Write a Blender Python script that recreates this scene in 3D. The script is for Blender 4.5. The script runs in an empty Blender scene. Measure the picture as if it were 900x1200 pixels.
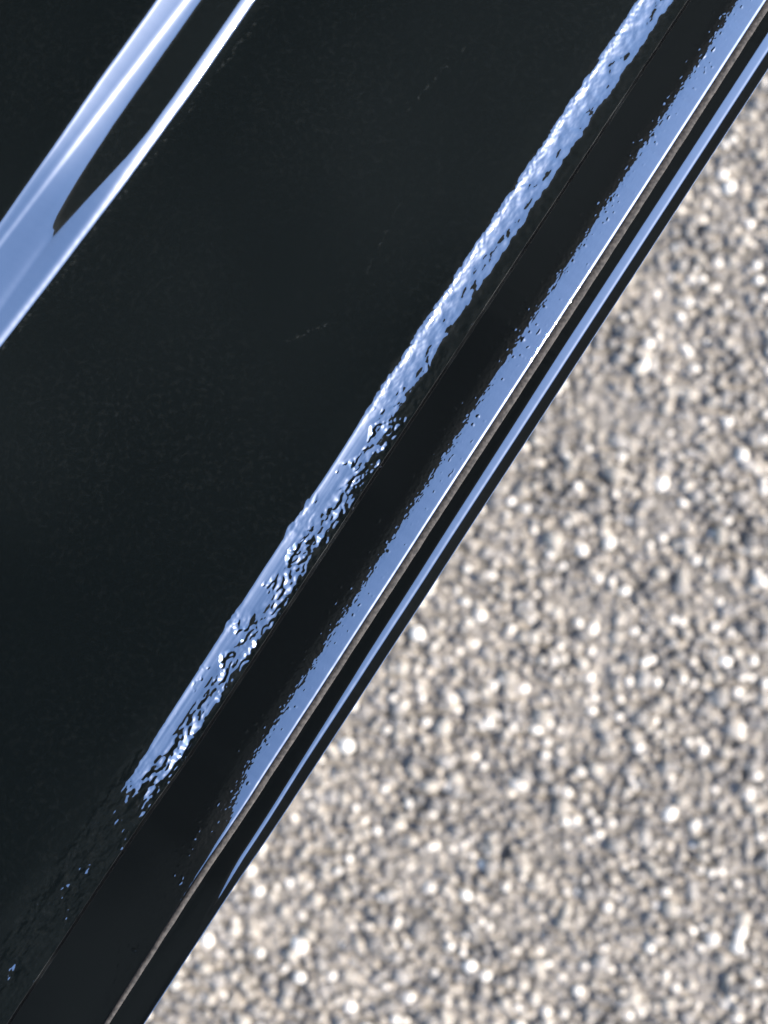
import bpy, math
import numpy as np

SC = bpy.context.scene
COL = SC.collection
R = math.radians

# ------------------------------------------------------------------ camera
cam_d = bpy.data.cameras.new("camera")
cam = bpy.data.objects.new("camera", cam_d)
COL.objects.link(cam)
cam.location = (0, 0, 0.30)
cam.rotation_euler = (0, 0, 0)              # looks straight down, picture top = +Y
cam_d.lens = 50
cam_d.sensor_fit = 'HORIZONTAL'
cam_d.sensor_width = 24.93
cam_d.clip_start = 0.01
cam_d.clip_end = 2000
cam_d.dof.use_dof = True
cam_d.dof.focus_distance = 0.299
cam_d.dof.aperture_fstop = 15.5
SC.camera = cam

# ------------------------------------------------------------------ sky, sun, exposure
SUN_EL, SUN_AZ = R(45), math.atan2(1.0, -0.08)      # azimuth clockwise from +Y
w = bpy.data.worlds.new("World")
SC.world = w
w.use_nodes = True
nt = w.node_tree
bg = nt.nodes["Background"]
sky = nt.nodes.new("ShaderNodeTexSky")
sky.sky_type = 'NISHITA'
sky.sun_disc = False
sky.sun_elevation = SUN_EL
sky.sun_rotation = SUN_AZ
sky.air_density = 1.0
sky.dust_density = 0.9
sky.ozone_density = 6.0
nt.links.new(sky.outputs[0], bg.inputs[0])
bg.inputs[1].default_value = 0.15
sun_d = bpy.data.lights.new("sun", 'SUN')
sun_d.energy = 2.5
sun_d.angle = R(0.53)
sun_d.color = (1.0, 0.88, 0.69)
sun = bpy.data.objects.new("sun", sun_d)
COL.objects.link(sun)
sd = np.array([math.sin(SUN_AZ) * math.cos(SUN_EL), math.cos(SUN_AZ) * math.cos(SUN_EL), math.sin(SUN_EL)])
from mathutils import Vector
sun.rotation_euler = Vector(sd).to_track_quat('Z', 'Y').to_euler()
SC.view_settings.view_transform = 'Standard'
SC.view_settings.look = 'None'
SC.view_settings.exposure = 1.68
SC.view_settings.gamma = 1.0
SC.view_settings.use_curve_mapping = False
SC.cycles.max_bounces = 6
SC.cycles.sample_clamp_indirect = 4.0

# ------------------------------------------------------------------ helpers
def hash01(ix, iy, seed):
    h = (ix.astype(np.uint32) * np.uint32(374761393) + iy.astype(np.uint32) * np.uint32(668265263)
         + np.uint32(seed * 2246822519 & 0xffffffff))
    h = (h ^ (h >> np.uint32(13))) * np.uint32(1274126177)
    h = h ^ (h >> np.uint32(16))
    return h.astype(np.float64) / 4294967295.0

def perlin(x, y, seed):
    """gradient noise, about -0.7..0.7"""
    xi = np.floor(x).astype(np.int64); yi = np.floor(y).astype(np.int64)
    fx = x - xi; fy = y - yi
    u = fx * fx * fx * (fx * (fx * 6 - 15) + 10); v = fy * fy * fy * (fy * (fy * 6 - 15) + 10)
    def g(dx, dy):
        a = hash01((xi + dx) & 0xffffffff, (yi + dy) & 0xffffffff, seed) * 2 * np.pi
        return np.cos(a) * (fx - dx) + np.sin(a) * (fy - dy)
    n0 = g(0, 0) * (1 - u) + g(1, 0) * u
    n1 = g(0, 1) * (1 - u) + g(1, 1) * u
    return n0 * (1 - v) + n1 * v

def smooth(a, b, x):
    t = np.clip((x - a) / (b - a), 0, 1)
    return t * t * (3 - 2 * t)

def mesh_grid(name, P, mat, parent, flip=False):
    """P: (rows, cols, 3) array of points -> one smooth quad mesh"""
    r, c = P.shape[:2]
    idx = np.arange(r * c).reshape(r, c)
    q = np.stack([idx[:-1, :-1], idx[:-1, 1:], idx[1:, 1:], idx[1:, :-1]], -1).reshape(-1, 4)
    if flip:
        q = q[:, ::-1]
    return mesh_np(name, P.reshape(-1, 3), q, mat, parent)

def mesh_np(name, v, q, mat, parent):
    me = bpy.data.meshes.new(name)
    k = q.shape[1]
    me.vertices.add(len(v)); me.vertices.foreach_set("co", np.ascontiguousarray(v, np.float32).ravel())
    me.loops.add(q.size); me.loops.foreach_set("vertex_index", np.ascontiguousarray(q, np.int32).ravel())
    me.polygons.add(len(q)); me.polygons.foreach_set("loop_start", np.arange(0, q.size, k, dtype=np.int32))
    me.polygons.foreach_set("use_smooth", np.ones(len(q), bool))
    me.update(calc_edges=True)
    me.materials.append(mat)
    o = bpy.data.objects.new(name, me)
    COL.objects.link(o)
    if parent: o.parent = parent
    return o

def new_mat(name):
    m = bpy.data.materials.new(name)
    m.use_nodes = True
    return m, m.node_tree, m.node_tree.nodes["Principled BSDF"]

# ------------------------------------------------------------------ materials
NRM = np.array([-0.23055034, 0.26898827, 0.93514269])
def us(u, s):
    return (np.array([0.80549812, -0.48640604, 0.33849955]) * u + np.array([0.54591146, 0.83129687, -0.10452846]) * s) * 0.001
SCRATCHES = [(us(-32.0, 22.2), us(-22.8, 33.7), 0.0006, 0.40), (us(-38, 76), us(-34, 100), 0.0005, 0.35), (us(-24, 40), us(-27, 62), 0.0005, 0.22),
             (us(-87, -40), us(-77, 130), 0.0008, 0.30), (us(-60, 5), us(-52, -10), 0.0004, 0.15)]

def paint(name, base, rough, ior, grain, dust, scratches=()):
    m, t, b = new_mat(name)
    b.inputs["Roughness"].default_value = rough
    b.inputs["IOR"].default_value = ior
    tc = t.nodes.new("ShaderNodeTexCoord")
    # fine dust film: mixes a little pale grey into the black
    n1 = t.nodes.new("ShaderNodeTexNoise"); n1.inputs["Scale"].default_value = 900; n1.inputs["Detail"].default_value = 3
    n2 = t.nodes.new("ShaderNodeTexNoise"); n2.inputs["Scale"].default_value = 22; n2.inputs["Detail"].default_value = 4
    t.links.new(tc.outputs["Object"], n1.inputs["Vector"]); t.links.new(tc.outputs["Object"], n2.inputs["Vector"])
    r1 = t.nodes.new("ShaderNodeMapRange"); r1.inputs[1].default_value = 0.5; r1.inputs[2].default_value = 0.85
    t.links.new(n1.outputs["Fac"], r1.inputs[0])
    r2 = t.nodes.new("ShaderNodeMapRange"); r2.inputs[1].default_value = 0.3; r2.inputs[2].default_value = 0.75
    t.links.new(n2.outputs["Fac"], r2.inputs[0])
    mu = t.nodes.new("ShaderNodeMath"); mu.operation = 'MULTIPLY'
    t.links.new(r1.outputs[0], mu.inputs[0]); t.links.new(r2.outputs[0], mu.inputs[1])
    m2 = t.nodes.new("ShaderNodeMath"); m2.operation = 'MULTIPLY'; m2.inputs[1].default_value = dust
    t.links.new(mu.outputs[0], m2.inputs[0])
    mx = t.nodes.new("ShaderNodeMix"); mx.data_type = 'RGBA'
    mx.inputs[6].default_value = (*base, 1); mx.inputs[7].default_value = (0.14, 0.15, 0.145, 1)
    fac = m2.outputs[0]
    for (A3, B3, wd, amt) in scratches:
        A3, B3 = np.array(A3), np.array(B3); L = np.linalg.norm(B3 - A3); D3 = (B3 - A3) / L
        P3 = np.cross(NRM, D3)
        def dot(v):
            sb = t.nodes.new("ShaderNodeVectorMath"); sb.operation = 'SUBTRACT'
            t.links.new(tc.outputs["Object"], sb.inputs[0]); sb.inputs[1].default_value = A3
            d = t.nodes.new("ShaderNodeVectorMath"); d.operation = 'DOT_PRODUCT'
            t.links.new(sb.outputs[0], d.inputs[0]); d.inputs[1].default_value = v
            return d.outputs["Value"]
        def math_(op, a, b_=None):
            n = t.nodes.new("ShaderNodeMath"); n.operation = op
            for i_, x in enumerate((a, b_)):
                if x is None: continue
                if isinstance(x, (int, float)): n.inputs[i_].default_value = x
                else: t.links.new(x, n.inputs[i_])
            return n.outputs[0]
        def ramp(x, lo, hi):
            n = t.nodes.new("ShaderNodeMapRange"); n.interpolation_type = 'SMOOTHSTEP'
            n.inputs[1].default_value = lo; n.inputs[2].default_value = hi
            t.links.new(x, n.inputs[0]); return n.outputs[0]
        wob = t.nodes.new("ShaderNodeTexNoise"); wob.inputs["Scale"].default_value = 120
        t.links.new(tc.outputs["Object"], wob.inputs["Vector"])
        bb = math_('ADD', dot(P3), math_('MULTIPLY', math_('SUBTRACT', wob.outputs["Fac"], 0.5), wd * 3))
        across = math_('SUBTRACT', 1.0, ramp(math_('ABSOLUTE', bb), 0.0, wd))
        a_ = dot(D3)
        along = math_('MULTIPLY', ramp(a_, 0.0, L * 0.3), math_('SUBTRACT', 1.0, ramp(a_, L * 0.7, L)))
        fac = math_('ADD', fac, math_('MULTIPLY', math_('MULTIPLY', across, along), math_('MULTIPLY', r1.outputs[0], amt)))
    t.links.new(fac, mx.inputs[0]); t.links.new(mx.outputs[2], b.inputs["Base Color"])
    if grain:
        n3 = t.nodes.new("ShaderNodeTexNoise"); n3.inputs["Scale"].default_value = 1500; n3.inputs["Detail"].default_value = 2
        t.links.new(tc.outputs["Object"], n3.inputs["Vector"])
        bp = t.nodes.new("ShaderNodeBump"); bp.inputs["Strength"].default_value = 1.0
        bp.inputs["Distance"].default_value = grain
        t.links.new(n3.outputs["Fac"], bp.inputs["Height"]); t.links.new(bp.outputs[0], b.inputs["Normal"])
    return m

M_PAINT = paint("black_paint", (0.0022, 0.0036, 0.0037), 0.05, 4.0, 0.0, 0.09, SCRATCHES)
M_FLANGE = paint("black_paint_flange", (0.0010, 0.0012, 0.0014), 0.018, 4.0, 0.000002, 0.012)

m, t, b = new_mat("dusty_sealer")
b.inputs["Roughness"].default_value = 0.7
b.inputs["Specular IOR Level"].default_value = 0.3
tc = t.nodes.new("ShaderNodeTexCoord")
nz = t.nodes.new("ShaderNodeTexNoise"); nz.inputs["Scale"].default_value = 1300; nz.inputs["Detail"].default_value = 4
t.links.new(tc.outputs["Object"], nz.inputs["Vector"])
rp = t.nodes.new("ShaderNodeValToRGB")
rp.color_ramp.elements[0].position = 0.35; rp.color_ramp.elements[0].color = (0.03, 0.028, 0.026, 1)
rp.color_ramp.elements[1].position = 0.7; rp.color_ramp.elements[1].color = (0.085, 0.075, 0.066, 1)
t.links.new(nz.outputs["Fac"], rp.inputs[0]); t.links.new(rp.outputs[0], b.inputs["Base Color"])
M_SEAL = m

m, t, b = new_mat("worn_cut_edge")
b.inputs["Roughness"].default_value = 0.6
b.inputs["Specular IOR Level"].default_value = 0.3
tc = t.nodes.new("ShaderNodeTexCoord")
nz = t.nodes.new("ShaderNodeTexNoise"); nz.inputs["Scale"].default_value = 60; nz.inputs["Detail"].default_value = 5
t.links.new(tc.outputs["Object"], nz.inputs["Vector"])
rp = t.nodes.new("ShaderNodeValToRGB")
rp.color_ramp.elements[0].position = 0.5; rp.color_ramp.elements[0].color = (0.006, 0.007, 0.007, 1)
rp.color_ramp.elements[1].position = 0.75; rp.color_ramp.elements[1].color = (0.10, 0.105, 0.097, 1)
t.links.new(nz.outputs["Fac"], rp.inputs[0]); t.links.new(rp.outputs[0], b.inputs["Base Color"])
M_EDGE = m

m, t, b = new_mat("matte_black_blocker")  # for the added wall that darkens the panel's reflections
tc = t.nodes.new("ShaderNodeTexCoord")
nz = t.nodes.new("ShaderNodeTexNoise"); nz.inputs["Scale"].default_value = 5; nz.inputs["Detail"].default_value = 2
t.links.new(tc.outputs["Object"], nz.inputs["Vector"])
rp = t.nodes.new("ShaderNodeValToRGB")                  # blotches put into the colour to vary the panel's reflections of the wall
rp.color_ramp.elements[0].position = 0.38; rp.color_ramp.elements[0].color = (0.0035, 0.0052, 0.0060, 1)
rp.color_ramp.elements[1].position = 0.66; rp.color_ramp.elements[1].color = (0.0095, 0.0122, 0.0130, 1)
t.links.new(nz.outputs["Fac"], rp.inputs[0]); t.links.new(rp.outputs[0], b.inputs["Base Color"])
b.inputs["Roughness"].default_value = 0.75
b.inputs["Specular IOR Level"].default_value = 0.01
M_MATTE = m

m, t, b = new_mat("stone")
b.inputs["Roughness"].default_value = 0.8
b.inputs["Specular IOR Level"].default_value = 0.3
at = t.nodes.new("ShaderNodeAttribute"); at.attribute_name = "stone_col"
tc = t.nodes.new("ShaderNodeTexCoord")
nz = t.nodes.new("ShaderNodeTexNoise"); nz.inputs["Scale"].default_value = 700; nz.inputs["Detail"].default_value = 3
t.links.new(tc.outputs["Object"], nz.inputs["Vector"])
mr = t.nodes.new("ShaderNodeMapRange"); mr.inputs[1].default_value = 0.3; mr.inputs[2].default_value = 0.7
mr.inputs[3].default_value = 0.75; mr.inputs[4].default_value = 1.1
t.links.new(nz.outputs["Fac"], mr.inputs[0])
vm = t.nodes.new("ShaderNodeVectorMath"); vm.operation = 'SCALE'
t.links.new(at.outputs["Color"], vm.inputs[0]); t.links.new(mr.outputs[0], vm.inputs["Scale"])
t.links.new(vm.outputs[0], b.inputs["Base Color"])
M_STONE = m

m, t, b = new_mat("ground_binder")
b.inputs["Roughness"].default_value = 0.9
tc = t.nodes.new("ShaderNodeTexCoord")
vo = t.nodes.new("ShaderNodeTexVoronoi"); vo.inputs["Scale"].default_value = 190
t.links.new(tc.outputs["Object"], vo.inputs["Vector"])
rp = t.nodes.new("ShaderNodeValToRGB")
rp.color_ramp.elements[0].position = 0.1; rp.color_ramp.elements[0].color = (0.30, 0.27, 0.23, 1)
rp.color_ramp.elements[1].position = 0.7; rp.color_ramp.elements[1].color = (0.11, 0.10, 0.085, 1)
t.links.new(vo.outputs["Distance"], rp.inputs[0]); t.links.new(rp.outputs[0], b.inputs["Base Color"])
M_GROUND = m

# ------------------------------------------------------------------ ground, stones
GZ = -0.35
s_ = 150.0
ground = mesh_np("ground", np.array([[-s_, -s_, GZ], [s_, -s_, GZ], [s_, s_, GZ], [-s_, s_, GZ]]), np.array([[0, 1, 2, 3]]), M_GROUND, None)
ground["kind"] = "structure"
ground["label"] = "sunlit ground of pale rounded aggregate stones"

import bmesh
rng = np.random.default_rng(11)
bm = bmesh.new(); bmesh.ops.create_icosphere(bm, subdivisions=2, radius=1.0)
bm.verts.ensure_lookup_table()
ICO_V = np.array([v.co[:] for v in bm.verts]); ICO_F = np.array([[v.index for v in f.verts] for f in bm.faces]); bm.free()

def stone_shape(seed):
    r = np.random.default_rng(seed)
    v = ICO_V.copy()
    for k in range(5):                                   # a few flattened facets: worn, not spherical
        a = r.normal(size=3); a /= np.linalg.norm(a)
        lim = r.uniform(0.75, 0.95)
        d = v @ a
        over = np.clip(d - lim, 0, None)
        v -= np.outer(over * 0.85, a)
    for k in range(3):
        a = r.normal(size=3); f = r.uniform(1.5, 3)
        v *= (1 + 0.07 * np.sin(f * (v @ a) + r.uniform(0, 6)))[:, None]
    v *= np.array([1, r.uniform(0.75, 1), r.uniform(0.8, 1.0)])
    return v
SHAPES = [stone_shape(100 + k) for k in range(14)]

def stone_colour(r):
    x = r.random()
    if x < 0.12: base = np.array([0.70, 0.63, 0.52])         # nearly white quartz
    elif x < 0.50: base = np.array([0.37, 0.325, 0.26])     # warm beige
    elif x < 0.85: base = np.array([0.26, 0.235, 0.20])      # grey
    else: base = np.array([0.17, 0.155, 0.135])
    return base * r.uniform(0.88, 1.2) * np.array([1.03, 1.03, 1.05])

SP = 0.0046
nvec = np.array([0.8358, -0.5490])
pts = []
for ix in range(-72, 72):
    for iy in range(-84, 84):
        x = (ix + 0.5 * (iy & 1)) * SP; y = iy * SP * 0.9
        x += rng.uniform(-.4, .4) * SP; y += rng.uniform(-.4, .4) * SP
        u = x * nvec[0] + y * nvec[1]
        if u > -0.17 and -0.32 < y < 0.32 and x < 0.28 and x > -0.30:
            pts.append((x, y))
pts = np.array(pts)
nst = len(pts)
rad = rng.uniform(0.0018, 0.0028, nst) * (1 + 0.45 * (rng.random(nst) < 0.15))
lift = perlin(pts[:, 0] * 38, pts[:, 1] * 38, 5)
zz = GZ + rad * 0.35 + 0.0030 * lift + rng.uniform(-.0010, .0012, nst)
ang = rng.uniform(0, 6.283, nst)
cols = np.array([stone_colour(rng) for _ in range(nst)])
patch = 1 + 0.25 * perlin(pts[:, 0] * 22, pts[:, 1] * 22, 9)
cols *= patch[:, None]
kinds = rng.integers(0, len(SHAPES), nst)

def set_attr(me, data):
    a = me.attributes.new("stone_col", 'FLOAT_COLOR', 'POINT')
    a.data.foreach_set("color", np.ascontiguousarray(np.concatenate([data, np.ones((len(data), 1))], 1), np.float32).ravel())

# the stones that show largest and clear of the panel's edge: separate parts
uu = pts @ nvec
view = (uu > 0.065) & (np.abs(pts[:, 0]) < 0.155) & (np.abs(pts[:, 1]) < 0.205)
order = np.argsort(-(rad + zz - GZ) * view)
single = set(order[:300].tolist())
variants = {}
for i in order[:300]:
    lum = int(np.clip(cols[i].mean() / 0.08, 0, 9))
    key = (kinds[i], lum)
    if key not in variants:
        o = mesh_np("stone", SHAPES[kinds[i]], ICO_F, M_STONE, ground)
        set_attr(o.data, np.repeat(cols[i][None], len(ICO_V), 0))
        variants[key] = o.data
    else:
        o = bpy.data.objects.new("stone", variants[key]); COL.objects.link(o); o.parent = ground
    o.location = (pts[i, 0], pts[i, 1], zz[i]); o.rotation_euler = (0, 0, ang[i]); o.scale = (rad[i],) * 3
rest = np.array([i for i in range(nst) if i not in single])
# low icosphere copy for the mass
bm = bmesh.new(); bmesh.ops.create_icosphere(bm, subdivisions=1, radius=1.0); bm.verts.ensure_lookup_table()
LOW_F = np.array([[v.index for v in f.verts] for f in bm.faces]); nlow = len(bm.verts); bm.free()
V = np.zeros((len(rest), nlow, 3))
for j, i in enumerate(rest):
    v = SHAPES[kinds[i]][:nlow] * rad[i]
    c, s = math.cos(ang[i]), math.sin(ang[i])
    V[j, :, 0] = v[:, 0] * c - v[:, 1] * s + pts[i, 0]
    V[j, :, 1] = v[:, 0] * s + v[:, 1] * c + pts[i, 1]
    V[j, :, 2] = v[:, 2] + zz[i]
F = (LOW_F[None] + (np.arange(len(rest)) * nlow)[:, None, None]).reshape(-1, 3)
mass = mesh_np("aggregate_stones", V.reshape(-1, 3), F, M_STONE, ground)
set_attr(mass.data, np.repeat(cols[rest], nlow, 0))
mass["kind"] = "stuff"

# ------------------------------------------------------------------ the car panel
car = bpy.data.objects.new("car_panel", None)
COL.objects.link(car)
O = np.array([-0.0079791, 0, 0])
E = np.array([0.54591146, 0.83129687, -0.10452846])     # along the seam
C = np.array([0.80549812, -0.48640604, 0.33849955])     # across, towards the outer edge
N = np.array([-0.23055034, 0.26898827, 0.93514269])     # out of the panel
car.location = O
car["label"] = "glossy black car panel with blistered paint along its hem edge, above pale gravel"
car["category"] = "car panel"

def place(u, s, h):
    return (u[..., None] * C + s[..., None] * E + h[..., None] * N) * 0.001

# rows along the seam (mm): fine where the picture looks, coarse beyond
S = np.concatenate([np.arange(-420, -150, 15.0), np.arange(-150, -125, 2.0), np.arange(-125, 142, 0.2), np.arange(142, 170, 2.0), np.arange(170, 421, 15.0)])

def profile(ua, keys):
    """keys: list of (position(s), angle(s)) arrays -> tilt angle in degrees on the (s, u) grid"""
    A = np.zeros((len(S), len(ua)))
    K = np.stack([np.broadcast_to(k[0], S.shape) for k in keys], 1)
    T = np.stack([np.broadcast_to(k[1], S.shape) for k in keys], 1)
    for i in range(len(S)):
        A[i] = np.interp(ua, np.maximum.accumulate(K[i]), T[i])
    return A

def blur_rows(A, n):
    k = np.hanning(n + 2)[1:-1]; k /= k.sum()
    P = np.pad(A, ((n // 2, n // 2), (0, 0)), 'edge')
    return sum(k[j] * P[j:j + len(A)] for j in range(n))

def integrate(ua, A):
    """from designed tilt to real width and height: a tilted face takes less width"""
    ta = np.tan(np.radians(A))
    wv = (102.0 - ua) / 283.0
    du = np.gradient(ua)[None, :] / (1 + wv[None, :] * ta)
    u = np.cumsum(du, 1); h = np.cumsum(-ta * du, 1)
    return u, h

def si(xs, ys):
    return np.interp(S, xs, ys)

# ---- outer skin: styling step at left, wide flat, rolled hem lip
ua = np.concatenate([np.arange(-165, -112, 1.5), np.arange(-112, -76, 0.22), np.arange(-76, -13, 1.2), np.arange(-13, 0.001, 0.09)])
ua[-1] = 0.0
Sw = 0.25 * perlin(S * 0.05, S * 0 + 3, 21)
tm = smooth(36, 12, S)                       # the terrace fades out towards lower s
tr = si([-60, 0, 20, 30, 42, 50, 150], [-92.6, -92.6, -92.6, -90.9, -88.7, -87.9, -87.8])
tr = np.convolve(np.pad(tr, 30, 'edge'), np.hanning(61) / np.hanning(61).sum(), 'valid')
def mix(a, b):                              # a where the terrace is open, b where it has closed
    return a * (1 - tm) + b * tm
tl = si([0, 14, 24, 34, 46, 150], [-94.2, -93.6, -93.9, -94.9, -95.5, -95.6])
bo = si([-40, -7, 10, 35, 62, 86], [-4.0, -2.5, -1.4, -0.3, 0.3, 0.1])
wl = si([0, 30, 80], [-102.3, -101.0, -98.6])
keys = [
    (-150, 0), (-107.5, 0), (-105.8 + Sw, 6), (-105.0 + Sw, 33), (-104.6 + Sw, 42), (-104.0 + Sw, 36), (wl - 1.6, mix(32, 32)),
    (wl - 0.9, mix(35, 33)), (wl - 0.3, 42), (wl + 0.3, 42), (wl + 0.9, mix(35, 32)), (-97.0, mix(30, 31)),
    (tl - 0.8, mix(29, 32)), (tl - 0.1, mix(20, 34)), (tl + 0.5, mix(7, 36)), (tr - 0.3, mix(7, 36)), (tr + 0.2, mix(11, 33)),
    (np.minimum(tr + 0.6, -87.5 + bo), mix(29, 30)), (-87.3 + bo, mix(31, 30)), (-86.8 + bo, mix(34, 32)), (-86.1 + bo, 42), (-85.5 + bo, 50), (-85.0 + bo, 46), (-84.3 + bo, 9), (-82 + bo, 2), (-76, 0), (-14, 0),
]
# hem roll: how far it tilts, and where it starts
mL = si([-90, -75, -62, -56, -50, -34, -31, -28, -25, -12, -8, -3, 1, 14, 18, 24, 140], [1, 1, 1, .3, .05, .05, .8, .8, .05, .05, .9, .9, .1, .08, .4, 1, 1])
st = si([-125, -75, -61, -45, -20, -5, 10, 20, 35, 140], [-5.0, -6.2, -7.6, -7.9, -8.2, -8.3, -8.3, -8.4, -8.5, -8.6])
st = st + 0.12 * perlin(S * 0.09, S * 0 + 7, 31)
pk = si([-125, -85, -70, -58, -40, 0, 30, 140], [2, 3, 6, 17, 19, 20, 21, 22])
en = si([-125, -60, -35, 0, 20, 40, 140], [-0.2, -0.2, -0.4, -1.0, -2.2, -2.6, -2.0]) + 0.7 * perlin(S * 0.16, S * 0 + 2, 33) + 0.5 * perlin(S * 0.5, S * 0 + 2, 34)
keys += [(-11.5 + 0 * S, 2 + 0 * S), (st - 0.3 - 0.7 * mL, 4 + 0 * S), (st + 0.2, pk * 1.55), (st + 0.45, pk * 1.75), (st + 1.1, pk * 1.45), (st + 3.2, pk), (en - 1.0, pk * 0.9), (np.minimum(en, -0.15), 7 + 0 * S), (0.0, 6)]
A = profile(ua, keys)
cols_ = np.where((ua > -112) & (ua < -80))[0]
A[:, cols_] = blur_rows(A[:, cols_], 35)
for k in range(3):                           # the step drops the panel by the same amount all along
    u, h = integrate(ua, A)
    i0, i1 = np.argmin(np.abs(ua + 107)), np.argmin(np.abs(ua + 80))
    drop = h[:, i0] - h[:, i1]
    f = (0.5 * (np.median(drop[(S > 50) & (S < 90)]) + np.median(drop[(S > -20) & (S < 10)])) / drop)[:, None]
    A[:, i0:i1] = np.degrees(np.arctan(np.tan(np.radians(A[:, i0:i1])) * f))
u, h = integrate(ua, A)
u += (0.0 - u[:, -1:]); h -= h[:, 60:61]                      # seam edge stays straight
# make the height continuous at the flat between step and roll
iflat = np.argmin(np.abs(ua + 40)); h -= h[:, iflat:iflat + 1]
# paint blisters on the rolled lip
UA, SS = np.meshgrid(ua, S)
lip = smooth(-10.5, -8.3, UA)
mR = si([-110, -85, -60, -50, -44, -34, -25, 0, 20, 40, 140], [.4, 1, 1, .9, .3, .8, 1, 1, 1, .8, .8])
right = smooth(-5.0, -3.0, UA + 0.8 * perlin(SS * 0.15, UA * 0.2, 41))
mask = lip * (mL[:, None] * (1 - right) + mR[:, None] * right)
mask = np.maximum(mask, lip * right * 0.2)
n_a = perlin(UA / 1.5, SS / 1.9, 51)
n_b = perlin(UA / 0.75, SS / 0.9, 52)
n_c = perlin(UA / 0.40, SS / 0.5, 53)
cell = np.abs(perlin(UA / 2.8 + 7, SS / 3.6, 54) + 0.40 * perlin(UA / 1.2, SS / 1.4, 57))
n_l = perlin(UA / 2.6, SS / 3.4, 55)
edge = np.exp(-((UA + 8.4) / 0.9) ** 2)
bl = 0.24 * n_l + 0.13 * n_a + 0.04 * n_b + 0.012 * n_c + edge * (0.10 * perlin(UA / 0.9, SS / 0.8, 56) + 0.06 * n_b)
low = smooth(-58, -72, SS)
worm = (-0.84 * cell + 0.05 * n_b) * (1 - 0.75 * low) + low * (0.085 * n_b + 0.04 * n_c)
patch_ = smooth(-0.12, 0.12, perlin(UA / 5 + 3, SS / 7, 58))
hb = mask * (bl * (0.75 * (1 - right) + 0.45 * right) + worm * (0.25 + 0.75 * patch_) * smooth(-6.2, -4.2, UA + 1.6 * perlin(SS * 0.12, UA * 0.2, 43)) * smooth(45, 15, SS))
fade = smooth(0.0, -0.35, UA)
streak = 0.02 * perlin(UA / 0.6, SS / 22.0, 61) * smooth(-10, -7, UA)
patL = smooth(0.0, 0.18, perlin(UA / 7 + 1, SS / 9, 67)) * smooth(26, 16, SS) * smooth(-8.3, -6.8, UA)
hb = hb - 1.0 * np.clip(perlin(UA / 2.1, SS / 2.6, 66) + 0.30 * perlin(UA / 0.8, SS / 0.9, 68) - 0.10, 0, 1) * patL * (1 - low)
hb = hb + 0.30 * perlin(UA / 2.2, SS / 26.0, 62) * smooth(-8.4, -7, UA) * (smooth(-34, -42, SS) * smooth(-72, -60, SS))
h = h + (hb + streak * smooth(25, 5, SS)) * fade
skin = mesh_grid("outer_skin", place(u, SS, h), M_PAINT, car)
h_seam = h[:, -1]; 

# folded cut edge of the skin at the seam
rows = [(0.0, 0.0), (0.03, -0.02), (0.03, -0.045), (-0.06, -0.07), (-0.7, -0.6), (-2.0, -1.1)]
ew = np.clip(0.5 + 1.6 * perlin(S * 0.06, S * 0, 36) + 0.8 * perlin(S * 0.3, S * 0, 37) + 0.4 * smooth(0, 40, S), 0.1, 2.2)
U = np.stack([(ew if a > 0 else 1) * a + 0 * S for a, _ in rows], 1); H = np.stack([h_seam + b_ for _, b_ in rows], 1)
P = place(U, np.repeat(S[:, None], len(rows), 1), H)
mesh_grid("skin_fold", P, M_EDGE, car)

# ---- hem flange below the seam, out to the crease
def hem(name, lo, hi, step, keys, h0, grain, tail=None):
    ua = np.arange(lo, hi + 1e-6, step)
    A = profile(ua, keys)
    uu_, hh = integrate(ua, A)
    uu_ += lo - uu_[:, :1]; hh += h0[:, None] - hh[:, :1]
    UA, SS = np.meshgrid(ua, S)
    hh = hh + grain(UA, SS)
    return UA, SS, uu_, hh

base = np.convolve(np.pad(h_seam, 30, 'edge'), np.ones(61) / 61, 'valid') - 0.85
fb = si([-125, -80, -68, -52, -14, 40, 130], [14.5, 13.6, 12.6, 10.6, 10.0, 9.2, 8.7]) + 0.30 * perlin(S * 0.12, S * 0, 71) + 0.12 * perlin(S * 0.55, S * 0, 72)
fp = si([-125, -82, -70, -61, -48, 140], [2, 3, 7, 13.5, 18, 21])
cr = si([-115, -85, -50, 0, 70, 130], [15.6, 15.1, 14.5, 14.25, 14.05, 13.7])
te = si([-115, -85, -50, 0, 70, 130], [16.7, 16.5, 16.1, 16.0, 16.0, 15.5])
keysF = [(-1.3, 0 * S), (fb - 2.5, 1.5 + 0 * S), (fb - 0.4, np.minimum(9, fp)), (fb + 0.7, fp * 0.80), (np.minimum(fb + 1.6, cr - 0.4), fp * 0.93), (cr - 0.5, fp), (cr - 0.25, fp + 1), (cr - 0.05, fp * 1.9), (cr + 0.18, fp * 2.7), (cr + 0.3, 5 + 0 * S), (te, 4 + 0 * S), (te + 0.15, 1 + 0 * S), (17.2, -2)]
def gF(UA, SS):
    near = smooth(2.2, 0.4, np.abs(UA - fb[:, None] + 0.3))
    g = (0.030 * perlin(UA / 0.7, SS / 0.9, 81) + 0.018 * perlin(UA / 0.32, SS / 0.42, 82)) * (0.14 + near)
    p = np.clip(perlin(UA / 0.9, SS / 1.0, 83) - 0.30 - 0.12 * smooth(-0.25, 0.1, perlin(UA / 6, SS / 11, 86)), 0, 1) * 0.40 * smooth(5.5, 2.0, np.abs(UA - fb[:, None]))          # a few dust specks under the paint
    c = 0.02 * perlin(UA / 0.3, SS / 6.0, 84) * smooth(14.2, 14.8, UA)
    return g + p * smooth(13.8, 13.2, UA) + c
UA, SS, uF, hF = hem("hem_flange", -1.3, 17.2, 0.11, keysF, base, gF)
mesh_grid("hem_flange", place(uF, SS, hF), M_FLANGE, car)

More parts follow.
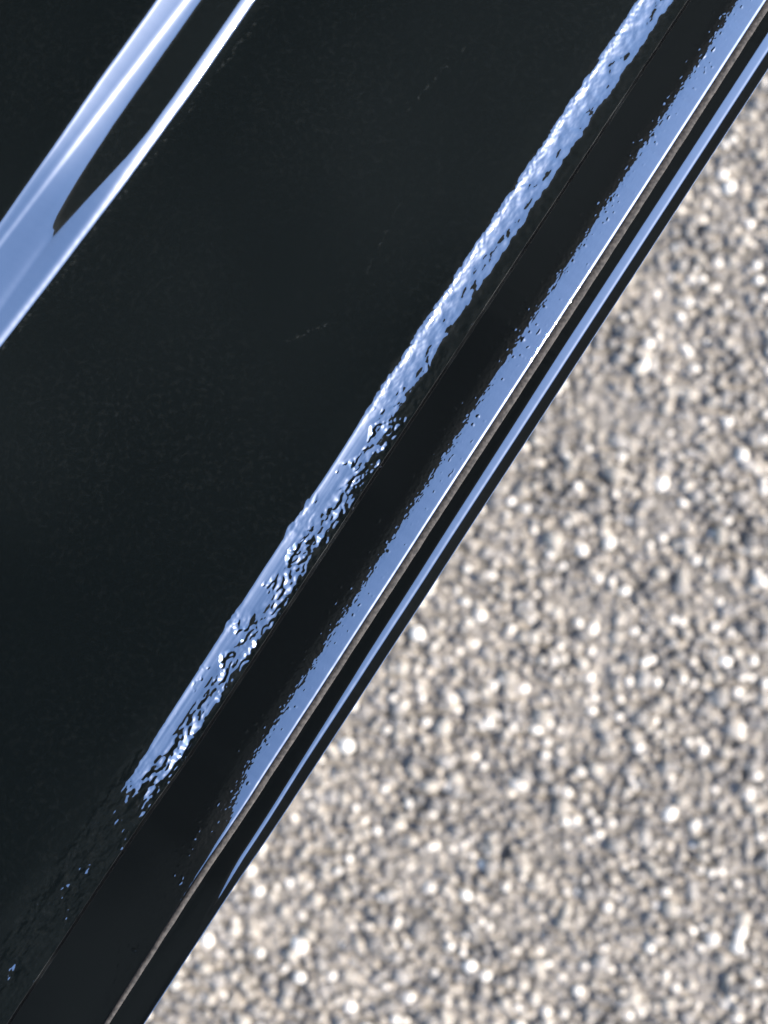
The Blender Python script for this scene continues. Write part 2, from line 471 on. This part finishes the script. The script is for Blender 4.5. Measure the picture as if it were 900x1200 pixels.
# ---- dull dusty sealer bead lying in the crease
q = np.linspace(0, 1, 15)
c0, c1 = cr + 0.22 + 0.05 * perlin(S * 0.3, S * 0, 95), te + 0.08 * perlin(S * 0.25, S * 0 + 4, 96)
US = c0[:, None] * (1 - q) + c1[:, None] * q
dh = np.array([np.interp(US[i], UA[i], hF[i]) for i in range(len(S))])
du_ = np.array([np.interp(US[i], UA[i], uF[i]) for i in range(len(S))])
SQ = np.repeat(S[:, None], 15, 1)
rise = 0.26 * np.sin(np.pi * q) ** 0.7 - 0.03
HS = dh + rise + 0.03 * perlin(US / 0.25, SQ / 0.5, 97) + 0.02 * perlin(US / 0.2, SQ / 4, 98)
mesh_grid("edge_sealer", place(du_, SQ, HS), M_SEAL, car)

# ---- outer bead beyond the groove, its dark rim and underside
b2 = si([-115, -75, -65, -20, 0, 50, 130], [21.2, 20.6, 20.0, 19.0, 18.8, 18.3, 18.2])
bp_ = si([-125, -80, -66, -50, 140], [1, 3, 16, 20, 21])
lipw = np.minimum(b2 + 1.2, 20.15)
keysB = [(17.2, -2), (b2 - 0.35, 2 + 0 * S), (b2 + 0.15, bp_), (np.maximum(b2 + 0.3, 19.6), bp_ * 1.1), (np.maximum(b2 + 0.5, 19.95), bp_ * 1.48), (np.maximum(b2 + 0.6, 20.1), bp_ * 1.48), (np.maximum(b2 + 0.75, 20.35), 8 + 0 * S), (21.6, 6), (22.2, 8), (22.4, 20)]
kB = lambda UA, SS: 0.002 * perlin(UA / 0.8, SS / 3.0, 91)
UA, SS, uB, hB = hem("outer_bead", 17.2, 22.4, 0.09, keysB, hF[:, -1], kB)
off = uF[:, -1:] - uB[:, :1]
uB = uB + off
extra = [(0.03, -0.05), (-0.02, -0.2), (-0.9, -1.4), (-6.0, -2.2), (-14.0, -3.0), (-60.0, -8.0)]
extra = [(0.0, 0.0)] + extra               # a doubled row keeps the rim edge crisp
Ue = np.concatenate([uB] + [uB[:, -1:] + a for a, _ in extra], 1)
He = np.concatenate([hB] + [hB[:, -1:] + c for _, c in extra], 1)
mesh_grid("outer_bead", place(Ue, np.repeat(S[:, None], Ue.shape[1], 1), He), M_FLANGE, car)

# ---- added unseen wall, beyond the left of the picture, mirrored as black in the panel
sw = np.linspace(-1.1, 1.1, 23)
prof = [(-164.0, -0.12), (-164.5, 0.10), (-165, 0.30), (-165, 0.55), (-165, 0.80), (-166, 0.86), (-230, 0.862)]
Pw = []
for s in sw:
    row = []
    for uu_, z in prof:
        p = (uu_ * C + s * 1000 * E * np.array([1, 1, 0])) * 0.001
        row.append([p[0], p[1], z])
    Pw.append(row)
mesh_grid("added_dark_wall", np.array(Pw), M_MATTE, car)
